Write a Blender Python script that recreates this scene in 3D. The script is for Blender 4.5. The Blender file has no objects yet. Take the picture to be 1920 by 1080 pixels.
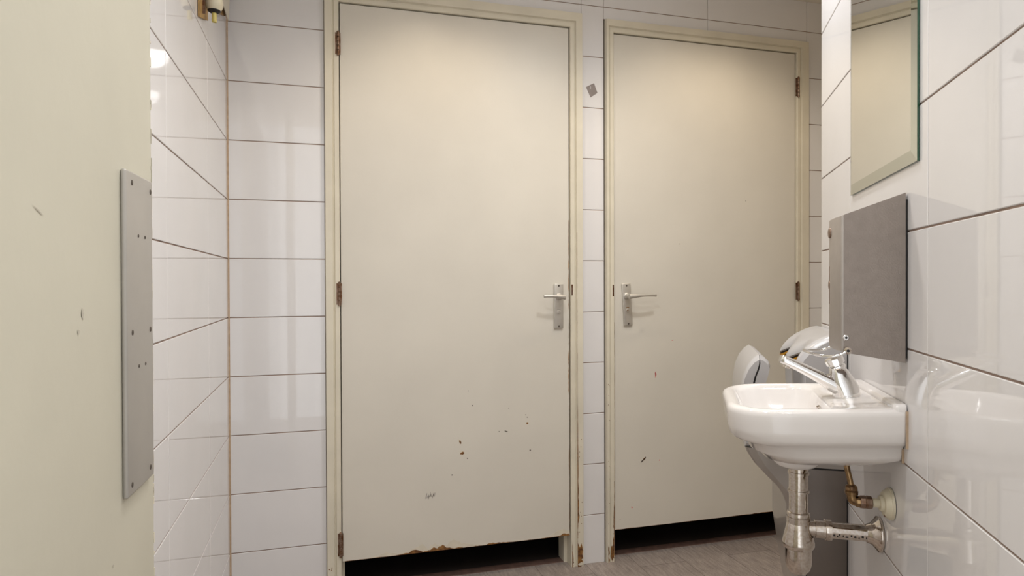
import bpy, bmesh, math, random
from mathutils import Vector, Matrix
random.seed(7)
C = bpy.context.scene.collection
SC = bpy.context.scene

# ------------------------------------------------------------------ camera, world, lights, exposure
H = 1.1064                      # camera height
R_ = Vector((0.96155, -0.27459, -0.00342)); U_ = Vector((0.00545, 0.00663, 0.99996)); F_ = Vector((0.27456, 0.96154, -0.00787))
cam_d = bpy.data.cameras.new('camera'); cam = bpy.data.objects.new('camera', cam_d); C.objects.link(cam)
cam_d.lens = 1226.64 / 1920 * 36; cam_d.sensor_width = 36; cam_d.clip_start = 0.02
m = Matrix((R_, U_, -F_)).transposed().to_4x4(); m.translation = (0, 0, H); cam.matrix_world = m
SC.camera = cam
w = bpy.data.worlds.new('ambient_fill'); SC.world = w; w.use_nodes = True  # even fill added through the open end behind the camera
w.node_tree.nodes['Background'].inputs[0].default_value = (0.97, 0.985, 1.0, 1)
w.node_tree.nodes['Background'].inputs[1].default_value = 0.95
YB, XL, ZC = 2.3863, -0.3149, 2.3217      # back wall plane, left wall plane, ceiling height

def spot(name, loc, power, col, size=150, blend=0.9, rad=0.035, aim=None):
    d = bpy.data.lights.new(name, 'SPOT'); d.energy = power; d.color = col
    d.spot_size = math.radians(size); d.spot_blend = blend; d.shadow_soft_size = rad
    o = bpy.data.objects.new(name, d); C.objects.link(o); o.location = loc
    if aim is not None:
        o.rotation_euler = (Vector(aim) - Vector(loc)).to_track_quat('-Z', 'Y').to_euler()
    return o
WARM = (1.0, 0.84, 0.64); NEUT = (0.985, 0.99, 1.0)
spot('downlight_or_fill', (0.42, 1.88, 2.30), 7.4, WARM, 138, 0.6)
spot('downlight_or_fill', (1.52, 1.92, 2.30), 7.4, WARM, 138, 0.6)
spot('downlight_or_fill', (0.22, 1.00, 2.30), 19, NEUT, 172, 0.9, 0.07)
spot('downlight_or_fill', (1.00, 1.46, 2.30), 25, NEUT, 172, 0.9, 0.07)  # fill light added to brighten the right side and floor, not a known fixture
spot('downlight_or_fill', (0.44, 0.18, 2.30), 17, NEUT, 172, 0.9, 0.07)  # fill light added near the camera to lift the lower doors

SC.view_settings.view_transform = 'Standard'; SC.view_settings.look = 'None'
SC.view_settings.gamma = 1.0; SC.view_settings.exposure = 0.62; SC.view_settings.use_curve_mapping = False

# ------------------------------------------------------------------ materials
def srgb(r, g, b):
    f = lambda c: (c/255/12.92) if c/255 <= 0.04045 else ((c/255+0.055)/1.055)**2.4
    return (f(r), f(g), f(b), 1)
def mat(name, col, rough=0.5, metal=0.0, spec=0.5, coat=0.0, vary=0.0, vscale=8.0, bump=0.0, bscale=200.0, col2=None):
    M = bpy.data.materials.new(name); M.use_nodes = True; nt = M.node_tree; b = nt.nodes['Principled BSDF']
    b.inputs['Base Color'].default_value = col; b.inputs['Roughness'].default_value = rough
    b.inputs['Metallic'].default_value = metal; b.inputs['Specular IOR Level'].default_value = spec
    b.inputs['Coat Weight'].default_value = coat; b.inputs['Coat Roughness'].default_value = 0.04
    tc = nt.nodes.new('ShaderNodeTexCoord')
    if vary or col2:
        n = nt.nodes.new('ShaderNodeTexNoise'); n.inputs['Scale'].default_value = vscale; n.inputs['Detail'].default_value = 5
        nt.links.new(tc.outputs['Object'], n.inputs['Vector'])
        mx = nt.nodes.new('ShaderNodeMix'); mx.data_type = 'RGBA'
        rp = nt.nodes.new('ShaderNodeMapRange'); rp.inputs[1].default_value = 0.35; rp.inputs[2].default_value = 0.65
        nt.links.new(n.outputs['Fac'], rp.inputs[0]); nt.links.new(rp.outputs[0], mx.inputs['Factor'])
        mx.inputs['A'].default_value = col
        mx.inputs['B'].default_value = col2 if col2 else tuple(c*(1-vary) for c in col[:3]) + (1,)
        nt.links.new(mx.outputs['Result'], b.inputs['Base Color'])
    if bump:
        n2 = nt.nodes.new('ShaderNodeTexNoise'); n2.inputs['Scale'].default_value = bscale; n2.inputs['Detail'].default_value = 3
        nt.links.new(tc.outputs['Object'], n2.inputs['Vector'])
        bp = nt.nodes.new('ShaderNodeBump'); bp.inputs['Strength'].default_value = bump; bp.inputs['Distance'].default_value = 0.001
        nt.links.new(n2.outputs['Fac'], bp.inputs['Height']); nt.links.new(bp.outputs['Normal'], b.inputs['Normal'])
    return M
TILE = mat('glazed_white_tile', (0.80, 0.785, 0.785, 1), 0.03, spec=0.8, vary=0.03, vscale=5, bump=0.07, bscale=9)
GROUT = mat('brown_grout', (0.40, 0.29, 0.235, 1), 0.9, vary=0.35, vscale=12, bump=0.3)
PAINT = mat('cream_door_paint', (0.72, 0.68, 0.60, 1), 0.38, spec=0.4, vary=0.05, vscale=3.5, bump=0.12, bscale=160)
PAINTF = mat('cream_frame_paint', (0.76, 0.705, 0.575, 1), 0.35, spec=0.4, vary=0.10, vscale=6, bump=0.12, bscale=120)
PAINT3 = mat('greenish_cream_door_paint', (0.64, 0.61, 0.50, 1), 0.45, spec=0.35, vary=0.07, vscale=5, bump=0.2, bscale=90)
RAW = mat('bare_brown_wood', srgb(150, 106, 54), 0.8, col2=srgb(92, 56, 28), vscale=60)
LIFT = mat('flaking_pale_paint', srgb(222, 214, 196), 0.6, vary=0.1, vscale=40, bump=0.6, bscale=200)
DARKM = mat('dark_mark', srgb(95, 85, 75), 0.8, vary=0.3, vscale=60)
RED = mat('red_mark', srgb(214, 120, 116), 0.7)
CEIL = mat('ceiling_white', (0.82, 0.76, 0.67, 1), 0.85, bump=0.2)
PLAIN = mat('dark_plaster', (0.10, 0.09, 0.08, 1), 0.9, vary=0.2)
CHROME = mat('chrome', (0.80, 0.79, 0.78, 1), 0.07, metal=1.0, bump=0.03, bscale=60)
OLDCH = mat('spotted_old_chrome', (0.66, 0.61, 0.56, 1), 0.10, metal=1.0, col2=(0.52, 0.45, 0.38, 1), vscale=200, bump=0.08, bscale=120)
BRASS = mat('tarnished_brass', (0.34, 0.22, 0.11, 1), 0.25, metal=1.0, col2=(0.12, 0.07, 0.04, 1), vscale=80, bump=0.3, bscale=150)
STEEL = mat('brushed_steel', (0.29, 0.248, 0.218, 1), 0.38, metal=0.85, vary=0.08, vscale=60, bump=0.2, bscale=400)
STEELL = mat('bright_brushed_steel', (0.44, 0.40, 0.37, 1), 0.42, metal=0.7, vary=0.06, vscale=50)
ALU = mat('satin_aluminium', (0.60, 0.57, 0.52, 1), 0.38, metal=0.55, vary=0.08, vscale=60, bump=0.15)
PLATEM = mat('dull_grey_metal_plate', (0.46, 0.435, 0.40, 1), 0.42, metal=0.35, vary=0.07, vscale=14)
CERA = mat('white_vitreous_china', (0.80, 0.765, 0.74, 1), 0.06, spec=0.6, coat=0.3)
CREAMP = mat('cream_plastic', (0.68, 0.62, 0.47, 1), 0.4)
TAN = mat('tan_plastic', srgb(176, 140, 84), 0.6, vary=0.25, vscale=60)
BLACK = mat('black_gap', (0.012, 0.01, 0.01, 1), 0.6)
YEL = mat('yellow_stripe', srgb(224, 160, 40), 0.5)
SHELL = mat('silver_grey_shell', (0.56, 0.55, 0.555, 1), 0.28, metal=0.15, coat=0.4)
SHELLD = mat('mid_grey_end_panel', (0.47, 0.455, 0.455, 1), 0.35, metal=0.1)
HINGE = mat('worn_hinge_metal', srgb(150, 130, 115), 0.35, metal=0.8, col2=srgb(105, 70, 44), vscale=60)
SILVER = mat('mirror_silver', (0.88, 0.90, 0.88, 1), 0.0, metal=1.0)
BEVELM = mat('bevelled_mirror_glass', (0.66, 0.69, 0.63, 1), 0.02, metal=1.0)
LOWG = mat('shaded_grey_housing', (0.36, 0.325, 0.295, 1), 0.3, metal=0.2, coat=0.3)  # shell plastic darkened: shade under the basin put into its colour
DARKP = mat('dark_warm_grey_panel', (0.165, 0.138, 0.12, 1), 0.35, metal=0.3)  # dark panel tone, deepened for the shade under the basin
SOFTM = mat('faint_scuff', (0.50, 0.46, 0.38, 1), 0.6)
GREENG = mat('green_glass_edge', srgb(20, 72, 46), 0.12, spec=0.7, vary=0.2)
STICK = mat('grey_sticker', srgb(142, 132, 128), 0.6, vary=0.1, vscale=50)
SILI = mat('aged_silicone', srgb(190, 165, 138), 0.5, vary=0.2, vscale=60)

FLOORM = bpy.data.materials.new('grey_brown_vinyl_planks'); FLOORM.use_nodes = True
nt = FLOORM.node_tree; b = nt.nodes['Principled BSDF']; b.inputs['Roughness'].default_value = 0.5
tc = nt.nodes.new('ShaderNodeTexCoord'); sx = nt.nodes.new('ShaderNodeSeparateXYZ'); cx = nt.nodes.new('ShaderNodeCombineXYZ')
nt.links.new(tc.outputs['Object'], sx.inputs[0])
ad = nt.nodes.new('ShaderNodeMath'); ad.inputs[1].default_value = 0.7
nt.links.new(sx.outputs['Y'], ad.inputs[0]); nt.links.new(ad.outputs[0], cx.inputs['X']); nt.links.new(sx.outputs['X'], cx.inputs['Y'])
bk = nt.nodes.new('ShaderNodeTexBrick'); bk.inputs['Scale'].default_value = 1; bk.inputs['Brick Width'].default_value = 1.2
bk.inputs['Row Height'].default_value = 0.1955; bk.inputs['Mortar Size'].default_value = 0.0014; bk.inputs['Mortar Smooth'].default_value = 0.2
bk.inputs['Color1'].default_value = (0.36, 0.305, 0.27, 1); bk.inputs['Color2'].default_value = (0.30, 0.25, 0.22, 1)
bk.inputs['Mortar'].default_value = (0.16, 0.13, 0.11, 1)
nt.links.new(cx.outputs[0], bk.inputs['Vector'])
mp = nt.nodes.new('ShaderNodeMapping'); mp.inputs['Scale'].default_value = (60, 10, 1); nt.links.new(tc.outputs['Object'], mp.inputs[0])
gn = nt.nodes.new('ShaderNodeTexNoise'); gn.inputs['Scale'].default_value = 1.6; gn.inputs['Detail'].default_value = 8; nt.links.new(mp.outputs[0], gn.inputs['Vector'])
g2 = nt.nodes.new('ShaderNodeTexNoise'); g2.inputs['Scale'].default_value = 260; nt.links.new(tc.outputs['Object'], g2.inputs['Vector'])
am = nt.nodes.new('ShaderNodeMath'); am.operation = 'ADD'; nt.links.new(gn.outputs['Fac'], am.inputs[0]); nt.links.new(g2.outputs['Fac'], am.inputs[1])
mr = nt.nodes.new('ShaderNodeMapRange'); mr.inputs[1].default_value = 0.6; mr.inputs[2].default_value = 1.4; mr.inputs[3].default_value = 0.55; mr.inputs[4].default_value = 1.45
nt.links.new(am.outputs[0], mr.inputs[0])
vm = nt.nodes.new('ShaderNodeVectorMath'); vm.operation = 'SCALE'; nt.links.new(bk.outputs['Color'], vm.inputs[0]); nt.links.new(mr.outputs[0], vm.inputs['Scale'])
nt.links.new(vm.outputs[0], b.inputs['Base Color'])

# ------------------------------------------------------------------ frames and builders
ARI = 0.53792; DR = 0.364047
NR = Vector((math.cos(ARI), -math.sin(ARI), 0)); TR = Vector((math.sin(ARI), math.cos(ARI), 0))
class Frame:                                  # local (a, b, z): a along, b out of the wall
    def __init__(s, org, ang): s.o = Vector(org); s.ang = ang; s.M = Matrix.Translation(s.o) @ Matrix.Rotation(ang, 4, 'Z')
FW = Frame((0, 0, 0), 0.0)                                       # world
FR = Frame(NR * DR, math.pi/2 - ARI)                             # right wall: (u along wall, off out, z)
FB = Frame((0, YB, 0), math.pi)                                  # back wall: a = -x, b = out towards room
FL = Frame((XL, 0, 0), -math.pi/2)                               # left wall: a = -y, b = +x out

def props(o, label=None, cat=None, group=None, kind=None):
    if label: o['label'] = label
    if cat: o['category'] = cat
    if group: o['group'] = group
    if kind: o['kind'] = kind
    return o

class Thing:
    def __init__(s, name, fr, base, label, cat):
        s.fr = fr; s.base = Vector(base); e = bpy.data.objects.new(name, None); C.objects.link(e); s.e = e
        e.empty_display_size = 0.05; e.location = fr.M @ s.base; e.rotation_euler = (0, 0, fr.ang); props(e, label, cat)

class MB:
    def __init__(s): s.v = []; s.f = []; s.mi = []; s.sm = []
    def add(s, vs, fs, mi=0, sm=False):
        n = len(s.v); s.v += [tuple(v) for v in vs]
        for f in fs: s.f.append([i+n for i in f]); s.mi.append(mi); s.sm.append(sm)
        return s
    def box(s, p, q, mi=0):
        (x0, y0, z0), (x1, y1, z1) = p, q
        vs = [(x0,y0,z0),(x1,y0,z0),(x1,y1,z0),(x0,y1,z0),(x0,y0,z1),(x1,y0,z1),(x1,y1,z1),(x0,y1,z1)]
        return s.add(vs, [(0,3,2,1),(4,5,6,7),(0,1,5,4),(1,2,6,5),(2,3,7,6),(3,0,4,7)], mi)
    def bbox(s, p, q, r=0.002, mi=0, seg=3):          # bevelled box
        bm = bmesh.new(); bmesh.ops.create_cube(bm, size=1)
        for v in bm.verts: v.co = Vector([(p[i]+q[i])/2 + v.co[i]*(q[i]-p[i]) for i in range(3)])
        bmesh.ops.bevel(bm, geom=list(bm.edges), offset=r, segments=seg, affect='EDGES', profile=0.5)
        return s.bm(bm, mi, True)
    def bm(s, bm, mi=0, sm=False):
        bm.verts.index_update(); s.add([v.co.copy() for v in bm.verts], [[v.index for v in f.verts] for f in bm.faces], mi, sm); bm.free(); return s
    def rings(s, rings, mi=0, sm=True, cap0=True, cap1=True, closed=True):
        n = len(rings[0]); vs = [p for r in rings for p in r]; fs = []
        for i in range(len(rings)-1):
            for j in range(n if closed else n-1):
                k = (j+1) % n; fs.append((i*n+j, i*n+k, (i+1)*n+k, (i+1)*n+j))
        s.add(vs, fs, mi, sm)
        b = len(s.v) - len(vs)
        if cap0: s.f.append([b+j for j in reversed(range(n))]); s.mi.append(mi); s.sm.append(False)
        if cap1: s.f.append([b+(len(rings)-1)*n+j for j in range(n)]); s.mi.append(mi); s.sm.append(False)
        return s
    def lathe(s, A, B, prof, n=32, mi=0, sm=True):     # prof: (t along A->B in metres, radius)
        A, B = Vector(A), Vector(B); d = (B-A).normalized(); a = d.orthogonal().normalized(); c = d.cross(a)
        rs = [[A + d*t + (a*math.cos(2*math.pi*k/n) + c*math.sin(2*math.pi*k/n))*max(r, 1e-5) for k in range(n)] for t, r in prof]
        return s.rings(rs, mi, sm)
    def cyl(s, A, B, r, n=32, mi=0, e=0.0006):
        L = (Vector(B)-Vector(A)).length; e = min(e, r*.4, L*.3)
        return s.lathe(A, B, [(0, r-e), (e, r), (L-e, r), (L, r-e)], n, mi)
    def tube(s, pts, r, n=16, mi=0):
        pts = [Vector(p) for p in pts]; rs = []; up = None
        for i, p in enumerate(pts):
            d = (pts[min(i+1, len(pts)-1)] - pts[max(i-1, 0)]).normalized()
            if up is None: up = d.orthogonal().normalized()
            up = (up - d*up.dot(d)).normalized(); c = d.cross(up)
            rr = r[i] if isinstance(r, (list, tuple)) else r
            rs.append([p + (up*math.cos(2*math.pi*k/n) + c*math.sin(2*math.pi*k/n))*rr for k in range(n)])
        return s.rings(rs, mi)
    def prism_u(s, poly, u0, u1, mi=0, sm=False, nu=1, fn=None, cap_mi=None):   # poly in (b, z) swept along a
        rs = []
        for i in range(nu+1):
            u = u0 + (u1-u0)*i/nu
            rs.append([(u,) + tuple(fn(u, j, p) if fn else p) for j, p in enumerate(poly)])
        s.rings(rs, mi, sm)
        if cap_mi is not None: s.mi[-1] = s.mi[-2] = cap_mi
        return s
    def build(s, name, mats, fr=FW, base=(0, 0, 0), parent=None, smooth_angle=None):
        me = bpy.data.meshes.new(name); B = Vector(base)
        me.from_pydata([Vector(v)-B for v in s.v], [], s.f); me.update()
        for M in (mats if isinstance(mats, (list, tuple)) else [mats]): me.materials.append(M)
        for p, mi, sm in zip(me.polygons, s.mi, s.sm): p.material_index = mi; p.use_smooth = sm
        bm = bmesh.new(); bm.from_mesh(me); bmesh.ops.recalc_face_normals(bm, faces=bm.faces)
        for e in bm.edges:
            if len(e.link_faces) == 2 and e.calc_face_angle(0) > math.radians(smooth_angle or 42): e.smooth = False
        bm.to_mesh(me); bm.free()
        o = bpy.data.objects.new(name, me); C.objects.link(o)
        if parent is None: o.location = fr.M @ B; o.rotation_euler = (0, 0, fr.ang)
        else: o.parent = parent
        return o
def part(t, name, mb, mats, sa=None): return mb.build(name, mats, t.fr, t.base, t.e, sa)
def sub(o, t_base, name, mb, mats): return mb.build(name, mats, FW, t_base, o)
def structure(name, mb, mats, fr=FW, base=(0, 0, 0)):
    o = mb.build(name, mats, fr, base); o['kind'] = 'structure'; return o

# ------------------------------------------------------------------ room shell
GH, GV, TH = 0.0032, 0.0016, 0.0022      # horizontal grout, vertical grout, tile face above grout
def tile(mb, a0, a1, z0, z1, b=0.0):
    """one glazed tile: pillowed chamfered slab facing +b, seated on the grout face at b-TH"""
    ch = 0.0011; ta = random.uniform(-1, 1)*0.0009; tz = random.uniform(-1, 1)*0.0013
    ac, zc = (a0+a1)/2, (z0+z1)/2
    vs = []
    for (A0, A1, Z0, Z1, bb, fl) in ((a0, a1, z0, z1, b-TH-0.001, 0), (a0, a1, z0, z1, b-ch*0.7, 1), (a0+ch, a1-ch, z0+ch, z1-ch, b, 1)):
        for (A, Z) in ((A0, Z0), (A1, Z0), (A1, Z1), (A0, Z1)):
            vs.append((A, bb + fl*((A-ac)*ta + (Z-zc)*tz), Z))
    fs = []
    for k in (0, 4):
        for j in range(4): fs.append((k+j, k+(j+1) % 4, k+4+(j+1) % 4, k+4+j))
    fs.append((8, 9, 10, 11)); mb.add(vs, fs, 1)
ROWS = [0.0] + [0.1916 + 0.2*k for k in range(11)] + [ZC]
def tiles(mb, a0, a1, za, zb, g0=True, g1=True):
    for i in range(len(ROWS)-1):
        z0, z1 = max(ROWS[i], za), min(ROWS[i+1], zb)
        if z1 - z0 < 0.006: continue
        tile(mb, a0 + (GV/2 if g0 else 0), a1 - (GV/2 if g1 else 0), z0 + (GH/2 if z0 > 0 else 0.0), z1 - (GH/2 if z1 < ZC else 0))

# back wall (frame FB: a = -x)
bw = MB(); T = 0.10
def bcore(x0, x1, z0, z1): bw.box((-x1, -T, z0), (-x0, -TH, z1), 0)
TOP1, TOP2 = 2.152, 2.1435
bcore(XL, 0.0, 0, ZC); bcore(0.0, 0.966, TOP1, ZC); bcore(0.966, 1.060, 0, ZC); bcore(1.060, 2.0165, TOP2, ZC); bcore(2.0165, 2.45, 0, ZC)
def bt(x0, x1, z0=0, z1=ZC): tiles(bw, -x1, -x0, z0, z1)
bt(XL, 0.0); bt(0.0, 0.5002, TOP1); bt(0.5002, 0.966, TOP1); bt(0.966, 1.060); bt(1.060, 1.5271, TOP2); bt(1.5271, 2.0165, TOP2); bt(2.0165, 2.45)
structure('wall_back', bw, [GROUT, TILE], FB)
# left wall (frame FL: a = -y)
lw = MB(); lw.box((-YB-0.1, -T, 0), (0.25, -TH, ZC), 0)
ys = [YB, 2.0015, 1.5035, 1.0045, 0.5055, 0.007, -0.25]
for y1, y0 in zip(ys[:-1], ys[1:]): tiles(lw, -y1, -y0, 0, ZC)
structure('wall_left', lw, [GROUT, TILE], FL)
# right wall, set at an angle (frame FR)
rw = MB(); rw.box((-0.15, -T, 0), (1.978, -TH, ZC), 0)
us = [-0.15, 0.152, 0.651, 1.1503, 1.6495, 1.9793]
for u0, u1 in zip(us[:-1], us[1:]): tiles(rw, u0, u1, 0, ZC)
structure('wall_right', rw, [GROUT, TILE], FR)
structure('trim_1', MB().add([(XL,YB,0),(XL+0.0045,YB,0),(XL,YB-0.0045,0),(XL,YB,ZC),(XL+0.0045,YB,ZC),(XL,YB-0.0045,ZC)],[(0,1,2),(3,4,5),(1,2,5,4),(0,1,4,3),(0,2,5,3)]), [SILI])
# hidden recess wall and wall return at the far end of the angled wall
e = FR.M @ Vector((1.9785, -T, 0))
rr_ = MB(); rr_.box((e.x-0.02, e.y-0.02, 0), (2.55, e.y+0.06, ZC)); rr_.box((2.45, e.y+0.06, 0), (2.55, YB+0.1, ZC))
structure('wall_recess', rr_, [CEIL])
structure('floor', MB().box((-0.45, -0.9, -0.05), (2.6, 3.75, 0)), [FLOORM])
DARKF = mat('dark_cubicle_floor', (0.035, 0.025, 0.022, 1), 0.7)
structure('floor_cubicle', MB().box((XL-0.1, YB+0.0842, 0.0), (2.45, 3.65, 0.0025)), [DARKF])  # thin near-black slab over the floor behind the doors
structure('trim_2', MB().box((0.04, YB+0.0422, 0.0), (2.0, YB+0.0842, 0.0020)), [mat('brown_floor_strip', (0.20, 0.12, 0.095, 1), 0.6, vary=0.3, vscale=40)])  # brown strip across both openings, just behind the leaves
structure('ceiling', MB().box((-0.45, -0.6, ZC), (2.6, 3.75, ZC+0.05)), [CEIL])
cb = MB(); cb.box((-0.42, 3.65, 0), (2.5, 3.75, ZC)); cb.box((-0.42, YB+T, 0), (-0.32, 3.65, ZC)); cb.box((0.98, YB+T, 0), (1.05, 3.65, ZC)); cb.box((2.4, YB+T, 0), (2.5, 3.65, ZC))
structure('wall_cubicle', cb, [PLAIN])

# ------------------------------------------------------------------ doors
def blob(mb, x, z, rx, rz, y, mi, rot=0, n=11, jag=0.35, th=0.0005):
    """irregular thin paint chip on the plane y (front faces -y)"""
    pts = []
    for k in range(n):
        a = 2*math.pi*k/n; r = 1 + random.uniform(-jag, jag)
        px, pz = rx*math.cos(a)*r, rz*math.sin(a)*r
        pts.append((x + px*math.cos(rot) - pz*math.sin(rot), z + px*math.sin(rot) + pz*math.cos(rot)))
    mb.add([(p[0], y-th, p[1]) for p in pts] + [(p[0], y+0.0003, p[1]) for p in pts],
           [list(range(n))] + [(k, (k+1) % n, n+(k+1) % n, n+k) for k in range(n)], mi)
def strip(mb, x0, z0, x1, z1, y, wmax, mi, side=1, seed=0, seg=60, th=0.0005, prof=None):
    """ragged strip of missing paint growing from the edge (x0,z0)-(x1,z1)"""
    rnd = random.Random(seed); dx, dz = x1-x0, z1-z0; L = math.hypot(dx, dz); nx, nz = -dz/L*side, dx/L*side
    ws = []; cur = 0.3
    for i in range(seg+1):
        cur = min(1, max(0, cur + rnd.uniform(-0.38, 0.38))); t = i/seg
        ws.append(max(0.03, cur*(prof(t) if prof else 1))*wmax)
    a = [(x0+dx*i/seg, y-th, z0+dz*i/seg) for i in range(seg+1)]
    c = [(x0+dx*i/seg+nx*ws[i], y-th, z0+dz*i/seg+nz*ws[i]) for i in range(seg+1)]
    n = seg+1; c2 = [(p[0], y+0.0003, p[2]) for p in c]
    mb.add(a+c+c2, [(i, i+1, n+i+1, n+i) for i in range(seg)] + [(n+i, n+i+1, 2*n+i+1, 2*n+i) for i in range(seg)], mi)

YF = YB - 0.003       # leaf face
def frame_mesh(x0, x1, zt, aL, aR, aT):
    mb = MB()
    prof = [(-0.013, 0.040), (0.0, 0.040), (0.0, -0.010), (0.0025, -0.0125), (0.0155, -0.0125), (0.0185, -0.0085), (0.0205, -0.0085), (0.0235, -0.0165), (None, -0.0165), (None, 0.0), (None, 0.098), (-0.013, 0.098)]
    rs = [[], [], [], []]
    for a, y in prof:
        if a is None: L, Rr, Tt = aL, aR, aT
        else: L = min(a, aL-0.004); Rr = a; Tt = a
        if a is None and y == -0.0165: L -= 0.002; Rr -= 0.002; Tt -= 0.002; 
        rs[0].append((x0-L, YB+y, 0)); rs[1].append((x0-L, YB+y, zt+Tt)); rs[2].append((x1+Rr, YB+y, zt+Tt)); rs[3].append((x1+Rr, YB+y, 0))
    mb.rings(rs, 0, False); return mb
def hinge_mesh(x, z0, z1, side):
    mb = MB(); yk = YB - 0.016; n = 5; L = (z1-z0)/n
    for k in range(n): mb.cyl((x, yk, z0+L*k+0.0006), (x, yk, z0+L*(k+1)-0.0006), 0.0048, 20, 0)
    mb.lathe((x, yk, z1), (x, yk, z1+0.006), [(0, 0.0045), (0.003, 0.005), (0.006, 0.001)], 16); mb.lathe((x, yk, z0), (x, yk, z0-0.006), [(0, 0.0045), (0.003, 0.005), (0.006, 0.001)], 16)
    mb.box((x-0.010, yk+0.003, z0), (x+0.009, yk+0.006, z1)); return mb
def lever_handle(door, xc, zt, zb, wd, sgn, tilt=0.0):
    """sgn -1: lever points towards -x"""
    cz = (zt+zb)/2; Mr = Matrix.Translation((xc, 0, zt-0.02)) @ Matrix.Rotation(tilt, 4, 'Y') @ Matrix.Translation((-xc, 0, -(zt-0.02)))
    y0 = YF - 0.0085
    def fin(mb):
        mb.v = [tuple(Mr @ Vector(v)) for v in mb.v]; return mb
    pl = MB().bbox((xc-wd/2, y0, zb), (xc+wd/2, YF, zt), 0.0028)
    P = fin(pl).build('door_handle', ALU, FW, (xc, YF, cz), None)
    P.parent = door; P.location = Vector((xc, YF, cz)) - door.location
    B = (xc, YF, cz); zl = 1.0525
    lv = MB(); lv.lathe((xc, y0, zl), (xc, y0-0.04, zl), [(0, 0.0135), (0.004, 0.013), (0.007, 0.0095), (0.03, 0.009), (0.040, 0.0095)], 28)
    N = 14; pts = []; rs = []
    for i in range(N+1):
        t = i/N; x = xc + sgn*(-0.010 + t*0.118 if sgn > 0 else -0.010 + t*0.085); y = y0 - 0.042 + 0.006*math.sin(t*math.pi)*(-1) ; z = zl + 0.004*math.sin(t*2.0) - 0.001
        hw, hd = (0.0105 - 0.0055*min(1, t*2.2) + 0.002*max(0, t-0.8)*5*0.4), (0.008 - 0.003*min(1, t*2))
        rs.append([(x, y + hd*math.sin(2*math.pi*k/16), z + hw*math.cos(2*math.pi*k/16)) for k in range(16)])
    lv.rings([[Vector(q) for q in r] for r in rs]); sub(P, B, 'lever', lv, ALU)
    for zz in (zt-0.008, zb+0.008):
        sub(P, B, 'screw', fin(MB().lathe((xc, y0+0.001, zz), (xc, y0-0.0012, zz), [(0, 0.0036), (0.0016, 0.0036), (0.0022, 0.0012)], 16)), DARKM)
    zk = cz - 0.022
    sub(P, B, 'lock_indicator', fin(MB().lathe((xc, y0+0.001, zk), (xc, y0-0.0022, zk), [(0, 0.0078), (0.0025, 0.0078), (0.0032, 0.006)], 24)), ALU)
    sub(P, B, 'indicator_window', fin(MB().lathe((xc-sgn*0.001, y0+0.001, zk), (xc-sgn*0.001, y0-0.0026, zk), [(0, 0.0035), (0.0036, 0.003)], 16).bbox((xc-0.006, y0-0.001, zk+0.009), (xc+0.006, y0+0.001, zk+0.012), 0.0006)), (RAW if sgn > 0 else PLATEM))

def door(name, x0, x1, z0, z1, fr, hinge_x, hinges, label):
    base = Vector(((x0+x1)/2, YF, 0))
    lf = MB().bbox((x0, YF, z0), (x1, YF+0.038, z1), 0.0012, 0, 1)
    return lf, base
# door 1 (left cubicle)
lf = MB().bbox((0.0535, YF, 0.1215), (0.9115, YF+0.038, 2.0915), 0.0012, 0, 1)
Y0 = YF
strip(lf, 0.056, 0.1222, 0.9112, 0.1222, Y0, 0.024, 2, 1, 3, 110, prof=lambda t: 0.15 + 1.9*math.exp(-((t-0.40)/0.10)**2) + 1.0*math.exp(-((t-0.97)/0.06)**2) + 0.45*math.exp(-((t-0.17)/.05)**2), th=0.0004)
strip(lf, 0.056, 0.1222, 0.9112, 0.1222, Y0, 0.0125, 1, 1, 11, 130, prof=lambda t: 0.12 + 1.5*math.exp(-((t-0.405)/0.035)**2) + 0.9*math.exp(-((t-0.30)/0.07)**2) + 0.8*math.exp(-((t-0.58)/0.09)**2) + 1.3*math.exp(-((t-0.985)/0.03)**2), th=0.0008)
strip(lf, 0.911, 0.13, 0.911, 1.35, Y0, 0.0035, 1, 1, 5, 160, prof=lambda t: 0.35 + 0.65*math.sin(t*3.1))
for (x, z, rx, rz, mi, rot) in [(0.4780,0.518,0.0050,0.0105,2,0.4),(0.4785,0.517,0.0040,0.0085,1,0.4),(0.4870,0.478,0.0095,0.0070,2,-0.2),(0.4865,0.4745,0.0070,0.0045,1,0.25),
    (0.5055,0.4535,0.0022,0.0026,3,0),(0.5255,0.6500,0.0022,0.0022,3,0),(0.5255-0.016,0.705,0.0018,0.0018,3,0),(0.4475,0.397,0.0030,0.0022,3,0),(0.6550,0.5450,0.0060,0.0016,3,-0.35),(0.628,0.5465,0.0022,0.0010,3,0),
    (0.7395,0.5720,0.0048,0.0055,2,0),(0.7395,0.5700,0.0036,0.0040,1,0),(0.7390,0.5930,0.0015,0.0018,3,0),(0.7330,0.6030,0.0015,0.0015,3,0),(0.7500,0.4660,0.0026,0.0030,3,0),(0.6650,0.632,0.001,0.0012,3,0)]:
    blob(lf, x, z, rx, rz, Y0, mi, rot, th=0.0004 if mi == 2 else 0.0008)
for k in range(9):
    blob(lf, 0.352 + k*0.0038 + random.uniform(-.001, .001), 0.327 + random.uniform(-.004, .004), 0.0009, random.uniform(0.004, 0.010), Y0, 3, random.uniform(-0.4, 0.2), 7)
base1 = Vector((0.4825, YF, 0.1215))
d1 = structure('door_1', lf, [PAINT, RAW, LIFT, DARKM, RED], FW, base1)
fm = frame_mesh(0.0500, 0.9150, 2.0950, 0.0495, 0.0505, 0.0565)
yw = YB - 0.0165
for sd in range(3): strip(fm, 0.9388, 0.0, 0.9388, 0.16 + 0.32*sd, yw, 0.022 - 0.0075*sd, 1, -1, 20+sd, 50, prof=lambda t: (1-t)**1.3 + 0.08, th=0.0004+0.0003*sd)
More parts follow.
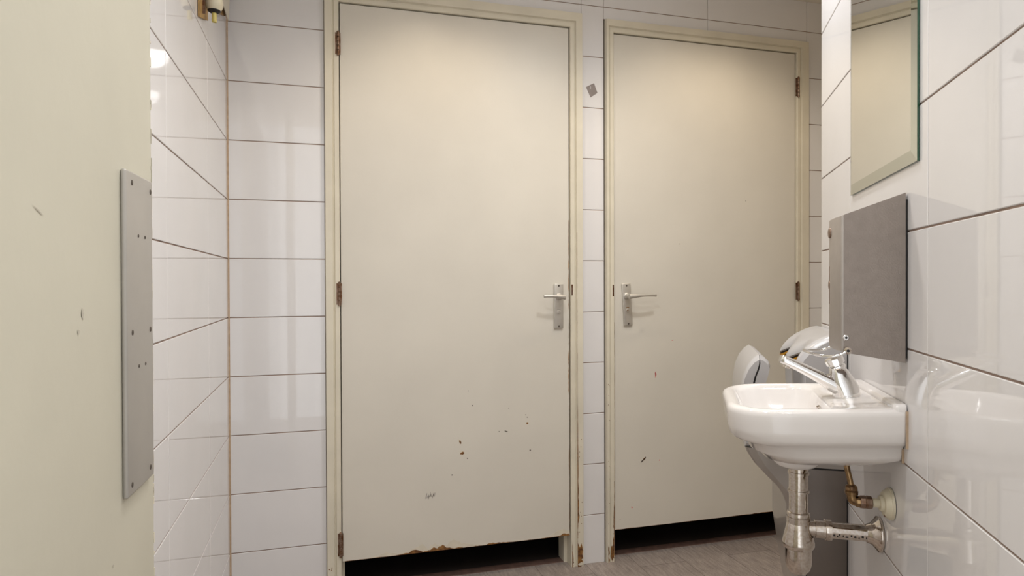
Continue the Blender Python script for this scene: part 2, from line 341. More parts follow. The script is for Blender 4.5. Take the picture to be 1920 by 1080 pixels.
blob(fm, 0.950, 0.048, 0.0105, 0.036, yw, 1, 0, 15, th=0.0014); blob(fm, 0.951, 0.012, 0.009, 0.006, yw, 2, 0, 9, th=0.0018)
strip(fm, 0.0005, 0.0, 0.0005, 0.10, yw, 0.010, 1, -1, 31, 30, prof=lambda t: 1-t)
for k in range(14): blob(fm, random.uniform(0.004, 0.022), random.uniform(0.01, 0.11), 0.0016, 0.0022, yw, 1, 0, 7)
for k in range(10): blob(fm, random.uniform(0.945, 0.962), random.uniform(0.05, 0.5), 0.0010, 0.0022, yw, 1, 0, 7)
strip(fm, 0.9178, 0.0, 0.9178, 0.10, YB-0.0125, 0.008, 1, -1, 33, 30, prof=lambda t: 1-t)
strip(fm, 0.9385, 0.75, 0.9385, 1.30, yw, 0.0012, 1, -1, 41, 90)
def child(o, name, mb, mats):
    c = mb.build(name, mats, FW, o.location, o); return c
child(d1, 'door_frame', fm, [PAINTF, RAW, LIFT])
for z0, z1 in ((1.908, 1.984), (1.032, 1.107), (0.146, 0.226)): child(d1, 'hinge', hinge_mesh(0.0475, z0, z1, -1), HINGE)
child(d1, 'strike_plate', MB().bbox((0.9165, YB-0.0135, 1.058), (0.9235, YB-0.012, 1.099), 0.0005), HINGE)
lever_handle(d1, 0.866, 1.102, 0.930, 0.0375, -1)

# door 2 (right cubicle)
lf = MB().bbox((1.1010, YF, 0.1215), (1.9530, YF+0.038, 2.0885), 0.0012, 0, 1)
strip(lf, 1.102, 0.1222, 1.952, 0.1222, Y0, 0.0045, 1, 1, 12, 130, prof=lambda t: 0.25 + 0.6*math.exp(-((t-0.06)/0.08)**2) + 0.5*math.exp(-((t-0.75)/0.1)**2))
for (x, z, rx, rz, mi, rot) in [(1.2270,0.3905,0.0150,0.0030,3,0.75),(1.2330,0.3970,0.0070,0.0035,1,0.75),(1.706,1.448,0.0016,0.0016,3,0),(1.394,1.2630,0.0020,0.0014,3,0),(1.283,0.735,0.0030,0.0070,4,0.1),(1.282,0.733,0.0012,0.014,4,0),
     (1.177,0.205,0.0028,0.0032,4,0),(1.30,0.385,0.0018,0.0030,4,0),(1.36,0.87,0.004,0.0012,4,0.2),(1.125,0.16,0.0015,0.0018,3,0)]:
    blob(lf, x, z, rx, rz, Y0, mi, rot)
strip(lf, 1.1015, 0.13, 1.1015, 0.95, Y0, 0.0016, 1, -1, 15, 120)
d2 = structure('door_2', lf, [PAINT, RAW, LIFT, DARKM, RED], FW, Vector((1.527, YF, 0.1215)))
fm = frame_mesh(1.0985, 1.9560, 2.0920, 0.0340, 0.0595, 0.0505)
blob(fm, 1.0865, 0.030, 0.0080, 0.030, YB-0.0125, 1, 0, 13); blob(fm, 1.0705, 0.045, 0.0030, 0.020, yw, 1, 0, 13)
strip(fm, 1.0960, 0.0, 1.0960, 0.32, YB-0.0125, 0.008, 1, 1, 51, 60, prof=lambda t: (1-t)**1.5+0.1)
strip(fm, 1.0685, 0.0, 1.0685, 0.05, yw, 0.008, 1, -1, 52, 30, prof=lambda t: 1-t)
for k in range(12): blob(fm, random.uniform(1.069, 1.075), random.uniform(0.05, 0.75), 0.0008, 0.0022, yw, 1, 0, 7)
child(d2, 'door_frame', fm, [PAINTF, RAW, LIFT])
for z0, z1 in ((1.905, 1.983), (1.030, 1.103), (0.146, 0.226)): child(d2, 'hinge', hinge_mesh(1.9600, z0, z1, 1), HINGE)
child(d2, 'strike_plate', MB().bbox((1.0910, YB-0.0135, 1.052), (1.0965, YB-0.012, 1.097), 0.0005), HINGE)
lever_handle(d2, 1.1520, 1.102, 0.934, 0.0375, 1, -0.055)

# door 3: the open entrance door, standing in front of the left wall
a3 = -math.atan2(0.0335, 0.9994)
F3 = Frame((-0.1757, 0.7690, 0), math.pi/2 + a3)                    # local a runs along the leaf away from camera, b = towards the left wall
d3m = MB(); d3m.bbox((-0.90, 0.0, 0.012), (0.0, 0.040, 2.10), 0.0015, 0, 2)
rn = random.Random(5)
for (t, z, ra, rz, rot) in [(-0.188,1.083,0.0018,0.0045,0.2),(-0.196,1.070,0.0018,0.0018,0),(-0.262,1.156,0.010,0.0007,-0.35),(-0.125,0.86,0.0016,0.0014,0)]:
    pts = [(t + (ra*math.cos(k)*math.cos(rot) - rz*math.sin(k)*math.sin(rot))*rn.uniform(.8,1.2), z + (ra*math.cos(k)*math.sin(rot) + rz*math.sin(k)*math.cos(rot))*rn.uniform(.8,1.2)) for k in [i*2*math.pi/9 for i in range(9)]]
    d3m.add([(p[0], -0.0004, p[1]) for p in pts], [list(range(9))], 1)
# chipped free edge
for k in range(70):
    z = rn.uniform(0.5, 1.6); d3m.box((-0.0012-rn.uniform(0, .0012), -0.0004, z), (0.0003, 0.002, z+rn.uniform(.002, .012)), rn.choice((1, 2)))
door3 = structure('door_3', d3m, [PAINT3, SOFTM, LIFT], F3, (0, 0, 0))
def c3(name, mb, mats, par=door3, base=(0, 0, 0)): return mb.build(name, mats, FW, base, par)
pp = MB().bbox((-0.0985, -0.0050, 0.9095), (-0.0165, 0.0, 1.2120), 0.0020, 0, 3)
plate = c3('push_plate', pp, PLATEM)
for t, z, r in [(-.0755,1.2015,.0026),(-.0125,1.2005,.0026),(-.0560,1.1530,.0017),(-.0335,1.1528,.0017),(-.0770,1.0610,.0026),(-.0160,1.0605,.0026),(-.0570,1.0275,.0017),(-.0345,1.0275,.0017),(-.0815,.9195,.0026),(-.0195,.9205,.0026)]:
    c3('screw', MB().lathe((t*0.93-0.0115, -0.0045, z), (t*0.93-0.0115, -0.0060, z), [(0, r), (0.0008, r), (0.0012, r*0.4)], 16), DARKM, plate)

# ------------------------------------------------------------------ sticker between the doors
st = Thing('sticker', FB, (-1.0085, 0.0, 1.8625), 'small grey square sticker tilted on the narrow tile strip between the doors', 'sticker')
cx0, cz0 = -1.0085, 1.8625; sm_ = MB()
q = [(-0.0235, 0.009), (0.0100, 0.0265), (0.0245, -0.0110), (-0.004, -0.0300)]
sm_.add([(cx0-x, 0.0012, cz0+z) for x, z in q] + [(cx0-x, 0.0, cz0+z) for x, z in q], [(0,1,2,3),(0,1,5,4),(1,2,6,5),(2,3,7,6),(3,0,4,7)])
part(st, 'sheet', sm_, STICK)
part(st, 'mark', MB().bbox((cx0+0.003, 0.0010, cz0+0.003), (cx0+0.0045, 0.0016, cz0+0.013), 0.0003), TILE)

# ------------------------------------------------------------------ mirror
mi_ = Thing('mirror', FR, (1.408, 0.0, 1.301), 'tall frameless wall mirror with a sloped glass border above the soap dispenser', 'mirror')
u0, u1, z0, z1, bw_ = 1.187, 1.628, 1.301, 1.960, 0.021
of0, of1, ofe = 0.0010, 0.0070, 0.0040
part(mi_, 'glass_edge', MB().box((u0, of0, z0), (u1, ofe, z1)), GREENG)
part(mi_, 'mirror_face', MB().add([(u0+bw_, of1, z0+bw_), (u1-bw_, of1, z0+bw_), (u1-bw_, of1, z1-bw_), (u0+bw_, of1, z1-bw_)], [(0,1,2,3)]), SILVER)
o_ = [(u0, z0), (u1, z0), (u1, z1), (u0, z1)]; i_ = [(u0+bw_, z0+bw_), (u1-bw_, z0+bw_), (u1-bw_, z1-bw_), (u0+bw_, z1-bw_)]
part(mi_, 'bevel', MB().add([(a, ofe+0.0001, z) for a, z in o_] + [(a, of1, z) for a, z in i_], [(0,1,5,4),(1,2,6,5),(2,3,7,6),(3,0,4,7)]), BEVELM)

# ------------------------------------------------------------------ soap dispenser
so = Thing('soap_dispenser', FR, (1.291, 0.0, 0.968), 'brushed steel wall soap dispenser with wire elbow lever above the basin', 'soap dispenser')
D0, D1 = 1.243, 1.341
poly = [(0.004, 0.968), (0.0955, 0.983), (0.1000, 0.986), (0.1000, 1.2215), (0.0965, 1.2235), (0.004, 1.257)]
bd = MB().prism_u(poly, D0, D1); part(so, 'body', bd, STEEL)
part(so, 'back_plate', MB().box((D0+0.004, 0.0, 0.976), (D1-0.004, 0.0045, 1.246)), BLACK)
fc = MB(); rs = []
for z, d in ((0.9850, 0), (0.9865, .001), (1.2185, .001), (1.2205, 0)):
    ring = []; N = 14
    for k in range(N+1):
        a = math.pi*k/N; ring.append((D0+0.0005 + (D1-D0-0.001)*(0.5-0.5*math.cos(a)), 0.1003 + (0.0055)*math.sin(a)**0.5 + d, z))
    ring += [(D1-0.0005, 0.0985, z), (D0+0.0005, 0.0985, z)]; rs.append(ring)
fc.rings(rs); front = part(so, 'front_cover', fc, STEELL)
part(so, 'lock', MB().lathe((1.318, 0.1055, 1.196), (1.318, 0.1095, 1.196), [(0, 0.0095), (0.003, 0.0095), (0.004, 0.007)], 24), HINGE)
part(so, 'level_window', MB().lathe((1.330, 0.1035, 1.100), (1.330, 0.1065, 1.100), [(0, 0.008), (0.003, 0.007)], 20).bbox((1.326, 0.102, 1.065), (1.331, 0.1062, 1.135), 0.001), HINGE)
def rivet(u, b, z, r=0.0052):
    k = part(so, 'screw', MB().lathe((u, b, z), (u-0.003, b, z), [(0, r), (0.0015, r), (0.003, r*0.7)], 24), CHROME)
    return sub(k, so.base, 'socket', MB().lathe((u-0.002, b, z), (u-0.0034, b, z), [(0, r*0.42), (0.0014, r*0.42)], 16), BLACK)
rivet(D0, 0.0963, 1.0095)
LV = [(D0-0.0065, 0.0946, 0.9874), (D0-0.0065, 0.1000, 0.9840), (D0-0.006, 0.108, 0.9795), (D0-0.005, 0.120, 0.9770), (D0+0.002, 0.137, 0.9775), (D0+0.016, 0.149, 0.979), (D0+0.034, 0.1535, 0.980),
      (D0+0.049, 0.1545, 0.980), (D0+0.064, 0.1535, 0.980), (D0+0.082, 0.149, 0.979), (D0+0.096, 0.137, 0.9775), (D1+0.005, 0.120, 0.9770), (D1+0.006, 0.108, 0.9795), (D1+0.0065, 0.1000, 0.9840), (D1+0.0065, 0.0946, 0.9874)]
def smooth(P, n=6):
    P = [Vector(p) for p in P]; out = []
    for i in range(len(P)-1):
        p0, p1, p2, p3 = P[max(i-1, 0)], P[i], P[i+1], P[min(i+2, len(P)-1)]
        for k in range(n):
            t = k/n; out.append(0.5*((2*p1) + (p2-p0)*t + (2*p0-5*p1+4*p2-p3)*t*t + (3*p1-p0-3*p2+p3)*t**3))
    return out + [P[-1]]
lev = part(so, 'elbow_lever', MB().tube(smooth(LV), 0.0022, 12), CHROME)
for s_, uu in ((-1, D0), (1, D1)):
    sub(lev, so.base, 'pivot', MB().lathe((uu-s_*0.001, 0.0946, 0.9874), (uu+s_*0.009, 0.0946, 0.9874), [(0, 0.0045), (0.003, 0.0045), (0.004, 0.0062), (0.0085, 0.0062), (0.010, 0.003)], 24), OLDCH)

sub(lev, so.base, 'socket', MB().lathe((D0-0.0085, 0.0946, 0.9874), (D0-0.0104, 0.0946, 0.9874), [(0, 0.0024), (0.0019, 0.0024)], 16), BLACK)

# ------------------------------------------------------------------ wash basin
BU0, BU1, BD = 1.242, 1.548, 0.288
def rrect(u0, u1, b0, b1, rf, rb, z, zf=0.0, n=10, m_=8):
    P = []
    def arc(cx, cy, r, a0, a1):
        for k in range(n+1):
            a = a0 + (a1-a0)*k/n; P.append((cx + r*math.cos(a), cy + r*math.sin(a)))
    def line(p, q):
        for k in range(1, m_): P.append((p[0]+(q[0]-p[0])*k/m_, p[1]+(q[1]-p[1])*k/m_))
    h = math.pi/2
    arc(u1-rf, b1-rf, rf, 0, h); line((u1-rf, b1), (u0+rf, b1)); arc(u0+rf, b1-rf, rf, h, 2*h); line((u0, b1-rf), (u0, b0+rb))
    arc(u0+rb, b0+rb, rb, 2*h, 3*h); line((u0+rb, b0), (u1-rb, b0)); arc(u1-rb, b0+rb, rb, 3*h, 4*h); line((u1, b0+rb), (u1, b1-rf))
    return [(p[0], p[1], z + zf*max(0, (p[1]-0.05))/(BD-0.05)) for p in P]
def basin_outline(ins, z, rf=0.085, b0=0.001, dfr=0.0):
    return rrect(BU0+ins, BU1-ins, b0, BD-ins-dfr, max(rf-ins*0.6, 0.02), 0.006, z)
ba = MB(); rg = []
rg.append(rrect(1.33, 1.46, 0.08, 0.20, 0.05, 0.03, 0.771))
rg.append(rrect(1.29, 1.50, 0.03, 0.22, 0.07, 0.02, 0.776))
rg.append(rrect(1.268, 1.522, 0.002, 0.232, 0.08, 0.006, 0.790))
rg.append(rrect(1.264, 1.526, 0.001, 0.245, 0.08, 0.006, 0.797))
rg.append(rrect(1.262, 1.528, 0.001, 0.252, 0.08, 0.006, 0.812))
rg.append(rrect(1.255, 1.535, 0.001, 0.268, 0.075, 0.006, 0.818))
rg.append(rrect(1.247, 1.543, 0.001, 0.277, 0.082, 0.006, 0.822))
rg.append(rrect(1.2435, 1.5465, 0.001, 0.283, 0.082, 0.006, 0.829))
rg.append(rrect(1.2425, 1.5475, 0.001, 0.2865, 0.082, 0.006, 0.845))
rg.append(rrect(1.242, 1.548, 0.001, 0.288, 0.082, 0.006, 0.862))
rg.append(rrect(1.242, 1.548, 0.001, 0.289, 0.082, 0.006, 0.872))
rg.append(rrect(1.243, 1.547, 0.001, 0.288, 0.082, 0.006, 0.8785))
rg.append(rrect(1.246, 1.544, 0.003, 0.285, 0.080, 0.008, 0.8825))
rg.append(rrect(1.251, 1.539, 0.006, 0.280, 0.077, 0.010, 0.8845))
rg.append(rrect(1.259, 1.531, 0.030, 0.272, 0.062, 0.012, 0.8845))
rg.append(rrect(1.262, 1.528, 0.045, 0.268, 0.060, 0.015, 0.8835))
rg.append(rrect(1.264, 1.526, 0.104, 0.262, 0.060, 0.045, 0.8810))
rg.append(rrect(1.268, 1.522, 0.108, 0.257, 0.058, 0.045, 0.8740))
rg.append(rrect(1.275, 1.515, 0.113, 0.249, 0.056, 0.045, 0.8550))
rg.append(rrect(1.290, 1.500, 0.120, 0.236, 0.055, 0.045, 0.8250))
rg.append(rrect(1.310, 1.480, 0.128, 0.222, 0.045, 0.040, 0.8020))
rg.append(rrect(1.345, 1.445, 0.142, 0.205, 0.030, 0.028, 0.7900))
rg.append(rrect(1.380, 1.410, 0.160, 0.190, 0.014, 0.014, 0.7870))
def sag(p):            # the basin widens and dips slightly towards its front
    k = min(1, max(0, p[1]/0.20)); return (1.3975 + (p[0]-1.3975)*(1 + 0.085*math.sin(k*math.pi/2)), p[1], p[2] + 0.0050 - 0.045*p[1])
rg = [[sag(p) for p in q] for q in rg]
ba.rings(rg, 0, True)
# raised back upstand
ba.rings([rrect(1.2425, 1.5475, 0.001, 0.022, 0.009, 0.004, 0.874), rrect(1.2425, 1.5475, 0.001, 0.022, 0.009, 0.004, 0.890), rrect(1.244, 1.546, 0.001, 0.0205, 0.009, 0.004, 0.8945), rrect(1.248, 1.542, 0.002, 0.0165, 0.007, 0.003, 0.8970)], 0, True, cap0=False)
wb = Thing('washbasin', FR, (1.395, 0.0, 0.771), 'small white ceramic hand basin fixed to the angled tiled wall', 'basin')
bs = part(wb, 'bowl', ba, CERA, 60)
part(wb, 'overflow_hole', MB().lathe((1.395, 0.1085, 0.857), (1.395, 0.1180, 0.853), [(0, 0.008), (0.0055, 0.008), (0.0065, 0.006)], 24), OLDCH)
part(wb, 'drain_outlet', MB().lathe((1.400, 0.153, 0.778), (1.400, 0.153, 0.738), [(0, 0.046), (0.026, 0.0445), (0.034, 0.038), (0.040, 0.022)], 40), CERA)
part(wb, 'sealant', MB().box((1.2400, 0.0, 0.822), (1.2425, 0.004, 0.886)).box((1.262, 0.0, 0.792), (1.2635, 0.004, 0.818)), SILI)

# ------------------------------------------------------------------ tap
tp = Thing('tap', FR, (1.395, 0.062, 0.8835), 'chrome pillar tap with upward slanting spout on the basin', 'tap')
def ell(cu, cb, ru, rb, z, n=28, e=2.6):
    P = []
    for k in range(n):
        a = 2*math.pi*k/n; c, s = math.cos(a), math.sin(a)
        P.append((cu + ru*abs(c)**(2/e)*math.copysign(1, c), cb + rb*abs(s)**(2/e)*math.copysign(1, s), z))
    return P
UT = 1.395; tb = MB()
tb.rings([ell(UT, 0.062, 0.0245, 0.0245, 0.8825), ell(UT, 0.062, 0.0245, 0.0245, 0.8850), ell(UT, 0.0630, 0.0235, 0.0240, 0.893), ell(UT, 0.0670, 0.0222, 0.0255, 0.905), ell(UT, 0.0715, 0.0205, 0.0240, 0.917), ell(UT, 0.0745, 0.0180, 0.0190, 0.928), ell(UT, 0.0775, 0.0165, 0.0165, 0.9365), ell(UT, 0.0785, 0.0140, 0.0140, 0.9390)], 0)
body = part(tp, 'body', tb, CHROME, 50)
SP = [(0.058, 0.8960, 0.0120, 0.0200), (0.072, 0.8990, 0.0150, 0.0195), (0.088, 0.9065, 0.0148, 0.0185), (0.105, 0.9165, 0.0122, 0.0172), (0.130, 0.9300, 0.0106, 0.0160), (0.155, 0.9425, 0.0095, 0.0150), (0.175, 0.9515, 0.0088, 0.0143), (0.1810, 0.9540, 0.0080, 0.0135), (0.1825, 0.9545, 0.0065, 0.012)]
sr = []
for i, (bq, zq, hh, wd) in enumerate(SP):
    d = Vector((SP[min(i+1, len(SP)-1)][0]-SP[max(i-1, 0)][0], SP[min(i+1, len(SP)-1)][1]-SP[max(i-1, 0)][1])).normalized(); nn = (-d.y, d.x)
    ring = []
    for k in range(24):
        a = 2*math.pi*k/24; c, s = math.cos(a), math.sin(a); c = abs(c)**0.6*math.copysign(1, c); s = abs(s)**0.6*math.copysign(1, s)
        ring.append((UT + wd*c, bq + nn[0]*hh*s, zq + nn[1]*hh*s))
    sr.append(ring)
part(tp, 'spout', MB().rings(sr), CHROME, 50)
part(tp, 'aerator', MB().cyl((UT, 0.171, 0.9430), (UT, 0.1735, 0.9370), 0.0085, 24), OLDCH)
hd = MB(); A = Vector((UT, 0.0765, 0.935)); Bv = Vector((UT, 0.0870, 0.9600))
hd.lathe(A, Bv, [(0, 0.0130), (0.004, 0.0150), (0.008, 0.0150), (0.009, 0.0128), (0.0115, 0.0128), (0.0125, 0.0168), (0.023, 0.0172), (0.0255, 0.0155), (0.027, 0.010)], 10, sm=False)
part(tp, 'push_knob', hd, CHROME, 20)
part(tp, 'grub_screw', MB().lathe((UT-0.004, 0.094, 0.918), (UT-0.008, 0.101, 0.927), [(0, 0.0055), (0.004, 0.0060), (0.009, 0.0035)], 16), CHROME)

# ------------------------------------------------------------------ bottle trap
TU, TO = 1.405, 0.1475
bt_ = Thing('bottle_trap', FR, (TU, TO, 0.522), 'worn chrome bottle trap with waste pipe under the white basin', 'drain trap')
def vz(mb, prof, u=TU, o=TO): return mb.lathe((u, o, 1.0), (u, o, 0.0), [(1.0-z, r) for z, r in prof], 40)
part(bt_, 'inlet_pipe', vz(MB(), [(0.744, 0.0188), (0.733, 0.0188), (0.7325, 0.0174), (0.7285, 0.0174), (0.7280, 0.0200), (0.7235, 0.0200), (0.7230, 0.0180), (0.6925, 0.0180), (0.6920, 0.0202), (0.6880, 0.0202), (0.6875, 0.0177), (0.640, 0.0177)]), OLDCH)
part(bt_, 'union_nut', vz(MB(), [(0.6490, 0.0190), (0.6475, 0.0212), (0.6420, 0.0218), (0.6415, 0.0206), (0.6390, 0.0206), (0.6385, 0.0222), (0.6270, 0.0222), (0.6260, 0.0200)]), OLDCH)
cup = part(bt_, 'cup', vz(MB(), [(0.628, 0.0200), (0.625, 0.0222), (0.614, 0.0242), (0.601, 0.0272), (0.589, 0.0302), (0.583, 0.0304), (0.578, 0.0285), (0.576, 0.0250)]), OLDCH)
part(bt_, 'bottle', vz(MB(), [(0.578, 0.0248), (0.560, 0.0248), (0.545, 0.0244), (0.536, 0.0225), (0.528, 0.0175), (0.5235, 0.0100), (0.522, 0.0)]), OLDCH)
HZ = 0.6165
def hb(mb, prof, z=HZ, u=TU): return mb.lathe((u, 0.30, z), (u, 0.0, z), [(0.30-o, r) for o, r in prof], 36)
part(bt_, 'side_nut', hb(MB(), [(0.130, 0.0150), (0.118, 0.0150), (0.1175, 0.0178), (0.100, 0.0180), (0.0995, 0.0205), (0.0945, 0.0210), (0.0885, 0.0210), (0.0875, 0.0172)]), OLDCH)
wp = part(bt_, 'waste_pipe', hb(MB(), [(0.098, 0.0160), (0.004, 0.0160)]), OLDCH)
wm = MB()
for k, (o, wd_) in enumerate([(0.083, .004), (0.078, .002), (0.074, .003), (0.068, .002), (0.060, .005), (0.053, .003), (0.046, .004), (0.040, .002), (0.033, .004), (0.027, .002), (0.022, .003)]):
    a = 0.30 + 0.1*math.sin(k*2.1)
    wm.bbox((TU-0.0161*math.cos(a)-0.0004, o, HZ-0.0161*math.sin(a)+0.006*0-0.0015), (TU-0.0161*math.cos(a)+0.0006, o+wd_, HZ-0.0161*math.sin(a)+0.0025), 0.0003)
sub(wp, bt_.base, 'worn_marking', wm, BLACK)
part(bt_, 'wall_flange', hb(MB(), [(0.026, 0.0165), (0.0235, 0.0180), (0.017, 0.0200), (0.009, 0.0285), (0.0055, 0.0335), (0.003, 0.0340), (0.0005, 0.0330)]), OLDCH)

# ------------------------------------------------------------------ supply valve
VU, VZ = 1.334, 0.6985
sv = Thing('supply_connection', FR, (VU, 0.0, VZ), 'brass water supply elbow on a cream wall flange beneath the basin', 'pipe fitting')
def hv(mb, prof): return mb.lathe((VU, 0.20, VZ), (VU, 0.0, VZ), [(0.20-o, r) for o, r in prof], 32)
fl_ = part(sv, 'wall_flange', hv(MB(), [(0.0205, 0.0130), (0.0195, 0.0140), (0.0150, 0.0145), (0.0145, 0.0215), (0.010, 0.0255), (0.0055, 0.0268), (0.005, 0.0290), (0.001, 0.0290)]), CREAMP)
sub(fl_, sv.base, 'screw', MB().lathe((VU-0.010, 0.012, VZ-0.0185), (VU-0.0105, 0.016, VZ-0.019), [(0, 0.0025), (0.003, 0.0022)], 12), HINGE)
part(sv, 'pipe_stub', hv(MB(), [(0.034, 0.0080), (0.016, 0.0080)]), CREAMP)
part(sv, 'compression_nut', MB().lathe((VU, 0.0540, VZ), (VU, 0.0325, VZ), [(0, 0.0095), (0.001, 0.0118), (0.009, 0.0124), (0.010, 0.0112), (0.012, 0.0124), (0.020, 0.0118), (0.0215, 0.0095)], 8, sm=False), HINGE)
el = MB(); el.tube(smooth([(VU, 0.050, VZ), (VU, 0.0600, VZ+0.0005), (VU, 0.0655, VZ+0.004), (VU, 0.0670, VZ+0.010), (VU, 0.0670, VZ+0.016)], 6), 0.0088, 24)
el.lathe((VU, 0.067, VZ+0.012), (VU, 0.0675, VZ+0.031), [(0, 0.0095), (0.001, 0.0112), (0.007, 0.0116), (0.0085, 0.0100), (0.010, 0.0108), (0.016, 0.0100), (0.019, 0.0065)], 24)
el.lathe((VU, 0.060, VZ), (VU, 0.052, VZ), [(0, 0.0095), (0.002, 0.0102), (0.008, 0.0102)], 24)
part(sv, 'elbow', el, BRASS)
part(sv, 'supply_tube', MB().tube(smooth([(VU, 0.0675, VZ+0.026), (VU+0.002, 0.0695, VZ+0.040), (VU+0.006, 0.0730, VZ+0.058), (VU+0.010, 0.0745, VZ+0.075), (VU+0.014, 0.0745, VZ+0.092)], 6), 0.0052, 20), BRASS)

# ------------------------------------------------------------------ hand dryer
E0, E1 = 1.669, 1.969
dr = Thing('hand_dryer', FR, ((E0+E1)/2, 0.0, 0.29), 'large silver grey slot hand dryer on the wall behind the basin', 'hand dryer')
def lobe(u): return 0.5 + 0.5*math.cos(2*math.pi*2*(u-E0)/(E1-E0))
# lower housing + back
lowp = [(0.002, 0.29), (0.098, 0.29), (0.106, 0.302), (0.118, 0.38), (0.127, 0.44), (0.1315, 0.475), (0.1320, 0.572), (0.137, 0.592), (0.153, 0.615), (0.178, 0.640), (0.203, 0.666), (0.220, 0.692), (0.2255, 0.705), (0.190, 0.712), (0.150, 0.700), (0.125, 0.700), (0.110, 0.715), (0.104, 0.76), (0.090, 0.80), (0.002, 0.80)]
def rnd_u(u, j, p):           # soften the two ends
    d = max(0, min(u-E0, E1-u)); k = 0.022; s = 1.0 if d >= k else 1 - 0.11*(1-math.sqrt(1-(1-d/k)**2))
    return (0.002 + (p[0]-0.002)*s, p[1] - (0.0 if s == 1 or p[1] < 0.9 else 0.012*(1-s)/0.11))
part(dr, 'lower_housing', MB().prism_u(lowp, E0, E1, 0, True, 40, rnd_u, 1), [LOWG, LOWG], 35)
def backfn(u, j, p):
    l = lobe(u); q = rnd_u(u, j, p)
    wgt = BWT[j]; return (q[0] + wgt*0.030*(l-0.75), q[1] - wgt*0.022*(l-0.5))
backp = [(0.002, 0.79), (0.002, 0.983), (0.018, 0.986), (0.032, 0.983), (0.050, 0.976), (0.070, 0.966), (0.086, 0.955), (0.098, 0.942), (0.105, 0.930), (0.1060, 0.923), (0.101, 0.920), (0.094, 0.918), (0.094, 0.79)]
BWT = [0, 0, 0, 0, 0.05, 0.2, 0.5, 0.8, 1, 1, 1, 1, 0.3]
part(dr, 'back_shell', MB().prism_u(backp, E0, E1, 0, True, 64, backfn, 1), [SHELL, SHELLD], 40)
def ribbon(name, dz0, dz1, m_, off):
    mb = MB(); rs = []; N = 64
    for i in range(N+1):
        u = E0+0.004 + (E1-E0-0.008)*i/N; l = lobe(u); b = 0.0985 + 0.030*(l-0.75) + off; z = 0.9215 - 0.022*(l-0.5)
        rs.append([(u, b, z+dz0), (u, b-0.004, z+dz0), (u, b-0.006, z+dz1), (u, b-0.002, z+dz1)])
    mb.rings(rs, 0, True); return part(dr, name, mb, m_)
ribbon('black_edge_strip', -0.0005, -0.0060, BLACK, 0.004)
ribbon('yellow_stripe', -0.0055, -0.0120, YEL, 0.0045)
ribbon('black_edge_strip', -0.0115, -0.0180, BLACK, 0.003)
frp = [(0.193, 0.931), (0.205, 0.923), (0.2195, 0.904), (0.230, 0.878), (0.2365, 0.84), (0.238, 0.80), (0.235, 0.76), (0.2285, 0.718), (0.2255, 0.706), (0.205, 0.706), (0.205, 0.76), (0.212, 0.82), (0.211, 0.86), (0.205, 0.885), (0.1975, 0.905), (0.194, 0.918)]
def fro(u, j, p):
    d = min(u-E0, E1-u); k = 0.020; s = 0 if d >= k else (1-d/k)**2
    c = (0.20, 0.82); return (p[0] + (c[0]-p[0])*0.10*s, p[1] + (c[1]-p[1])*0.10*s)
part(dr, 'front_shell', MB().prism_u(frp, E0, E1, 0, True, 40, fro, 1), [SHELL, SHELLD], 40)
inp = [(0.1915, 0.929), (0.181, 0.925), (0.172, 0.916), (0.1675, 0.905), (0.172, 0.885), (0.180, 0.860), (0.184, 0.82), (0.182, 0.76), (0.176, 0.705), (0.196, 0.705), (0.200, 0.76), (0.2065, 0.82), (0.2055, 0.858), (0.200, 0.883), (0.1930, 0.903), (0.1905, 0.918)]
part(dr, 'slot_wall', MB().prism_u(inp, E0+0.002, E1-0.002, 0, True, 20, fro), [SHELLD], 40)
part(dr, 'seam', MB().prism_u([(0.193, 0.926), (0.196, 0.915), (0.2055, 0.875), (0.208, 0.82), (0.202, 0.71), (0.198, 0.71), (0.202, 0.82), (0.200, 0.872), (0.191, 0.912)], E0+0.006, E1-0.006), BLACK)
part(dr, 'panel_gap', MB().box((E0-0.0006, 0.0, 0.295), (E0+0.004, 0.0905, 0.6680)).box((E0-0.0006, 0.0, 0.66), (E0+0.004, 0.0022, 0.975)), BLACK)
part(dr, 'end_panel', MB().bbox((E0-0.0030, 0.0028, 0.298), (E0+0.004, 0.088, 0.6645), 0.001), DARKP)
lg = MB()
for k in range(5):
    uu = E0 + 0.085 + 0.022*k; lg.tube([(uu, 0.040+0.004*(k % 2), 0.9775-0.002*(k % 2)), (uu+0.006, 0.046-0.003*(k % 2), 0.9745), (uu+0.013, 0.041, 0.9772)], 0.0009, 6)
part(dr, 'raised_lettering', lg, DARKM)

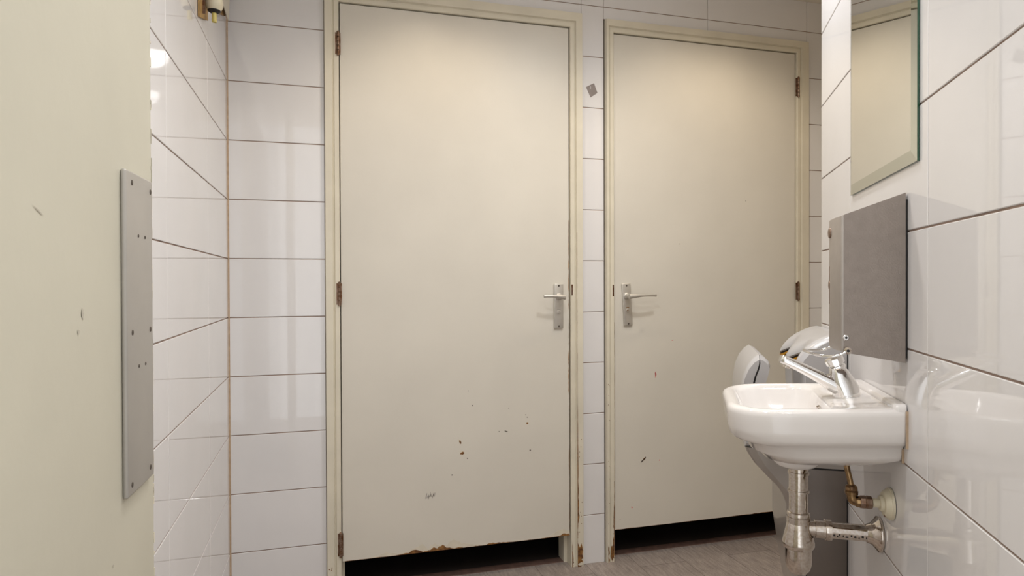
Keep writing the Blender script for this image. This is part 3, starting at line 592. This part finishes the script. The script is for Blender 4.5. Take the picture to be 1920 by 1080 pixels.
# ------------------------------------------------------------------ small fixture high on the left wall (FL: a = -y, b = out)
fx = Thing('wall_fixture', FL, (-2.09, 0.0, 1.90), 'cream plastic wall box with hanging ball valve high in left corner', 'wall fixture')
cv = MB(); cv.add([(-2.330, 0.012, 1.972), (-1.70, 0.032, 1.93), (-1.70, 0.040, 2.16), (-2.330, 0.020, 2.16), (-2.330, 0.015, 1.970), (-1.70, 0.0355, 1.928), (-1.70, 0.0435, 2.16), (-2.330, 0.0235, 2.16)],
   [(0,1,2,3),(4,5,6,7),(0,1,5,4),(1,2,6,5),(2,3,7,6),(3,0,4,7)])
part(fx, 'cover', cv, [PAINTF])
tr_ = MB(); tr_.add([(-1.86, 0.001, 1.800), (-1.985, 0.001, 1.838), (-1.985, 0.001, 2.16), (-1.86, 0.001, 2.16), (-1.86, 0.006, 1.800), (-1.985, 0.006, 1.838), (-1.985, 0.006, 2.16), (-1.86, 0.006, 2.16)], [(0,1,2,3),(4,5,6,7),(0,1,5,4),(1,2,6,5),(2,3,7,6),(3,0,4,7)])
tr_.add([(-2.10, 0.001, 1.910), (-2.33, 0.001, 1.985), (-2.33, 0.001, 2.16), (-2.10, 0.001, 2.16), (-2.10, 0.006, 1.910), (-2.33, 0.006, 1.985), (-2.33, 0.006, 2.16), (-2.10, 0.006, 2.16)], [(0,1,2,3),(4,5,6,7),(0,1,5,4),(1,2,6,5),(2,3,7,6),(3,0,4,7)])
bp = part(fx, 'back_plate', tr_, [TAN])  # tan slabs flat on the wall, lower edges sloping
dv = MB(); dv.box((-1.905, 0.001, 1.825), (-1.898, 0.012, 2.16)).box((-1.985, 0.001, 1.866), (-1.86, 0.010, 1.871)); sub(bp, fx.base, 'divider', dv, HINGE)
part(fx, 'ball_valve', MB().lathe((-1.93, 0.030, 1.893), (-1.93, 0.030, 1.838), [(0, 0.008), (0.006, 0.0145), (0.014, 0.0205), (0.026, 0.0235), (0.038, 0.0215), (0.046, 0.0170), (0.049, 0.015)], 28), CREAMP)
part(fx, 'seal_ring', MB().lathe((-1.93, 0.030, 1.8475), (-1.93, 0.030, 1.8390), [(0, 0.0165), (0.003, 0.0165), (0.0065, 0.012), (0.0085, 0.006)], 28), BLACK)
part(fx, 'nozzle', MB().cyl((-1.93, 0.030, 1.842), (-1.93, 0.030, 1.815), 0.0062, 20), mat('yellowed_plastic', srgb(205, 190, 110), 0.5))
part(fx, 'bracket', MB().bbox((-1.935, 0.0, 1.900), (-1.925, 0.034, 1.94), 0.002), TAN)
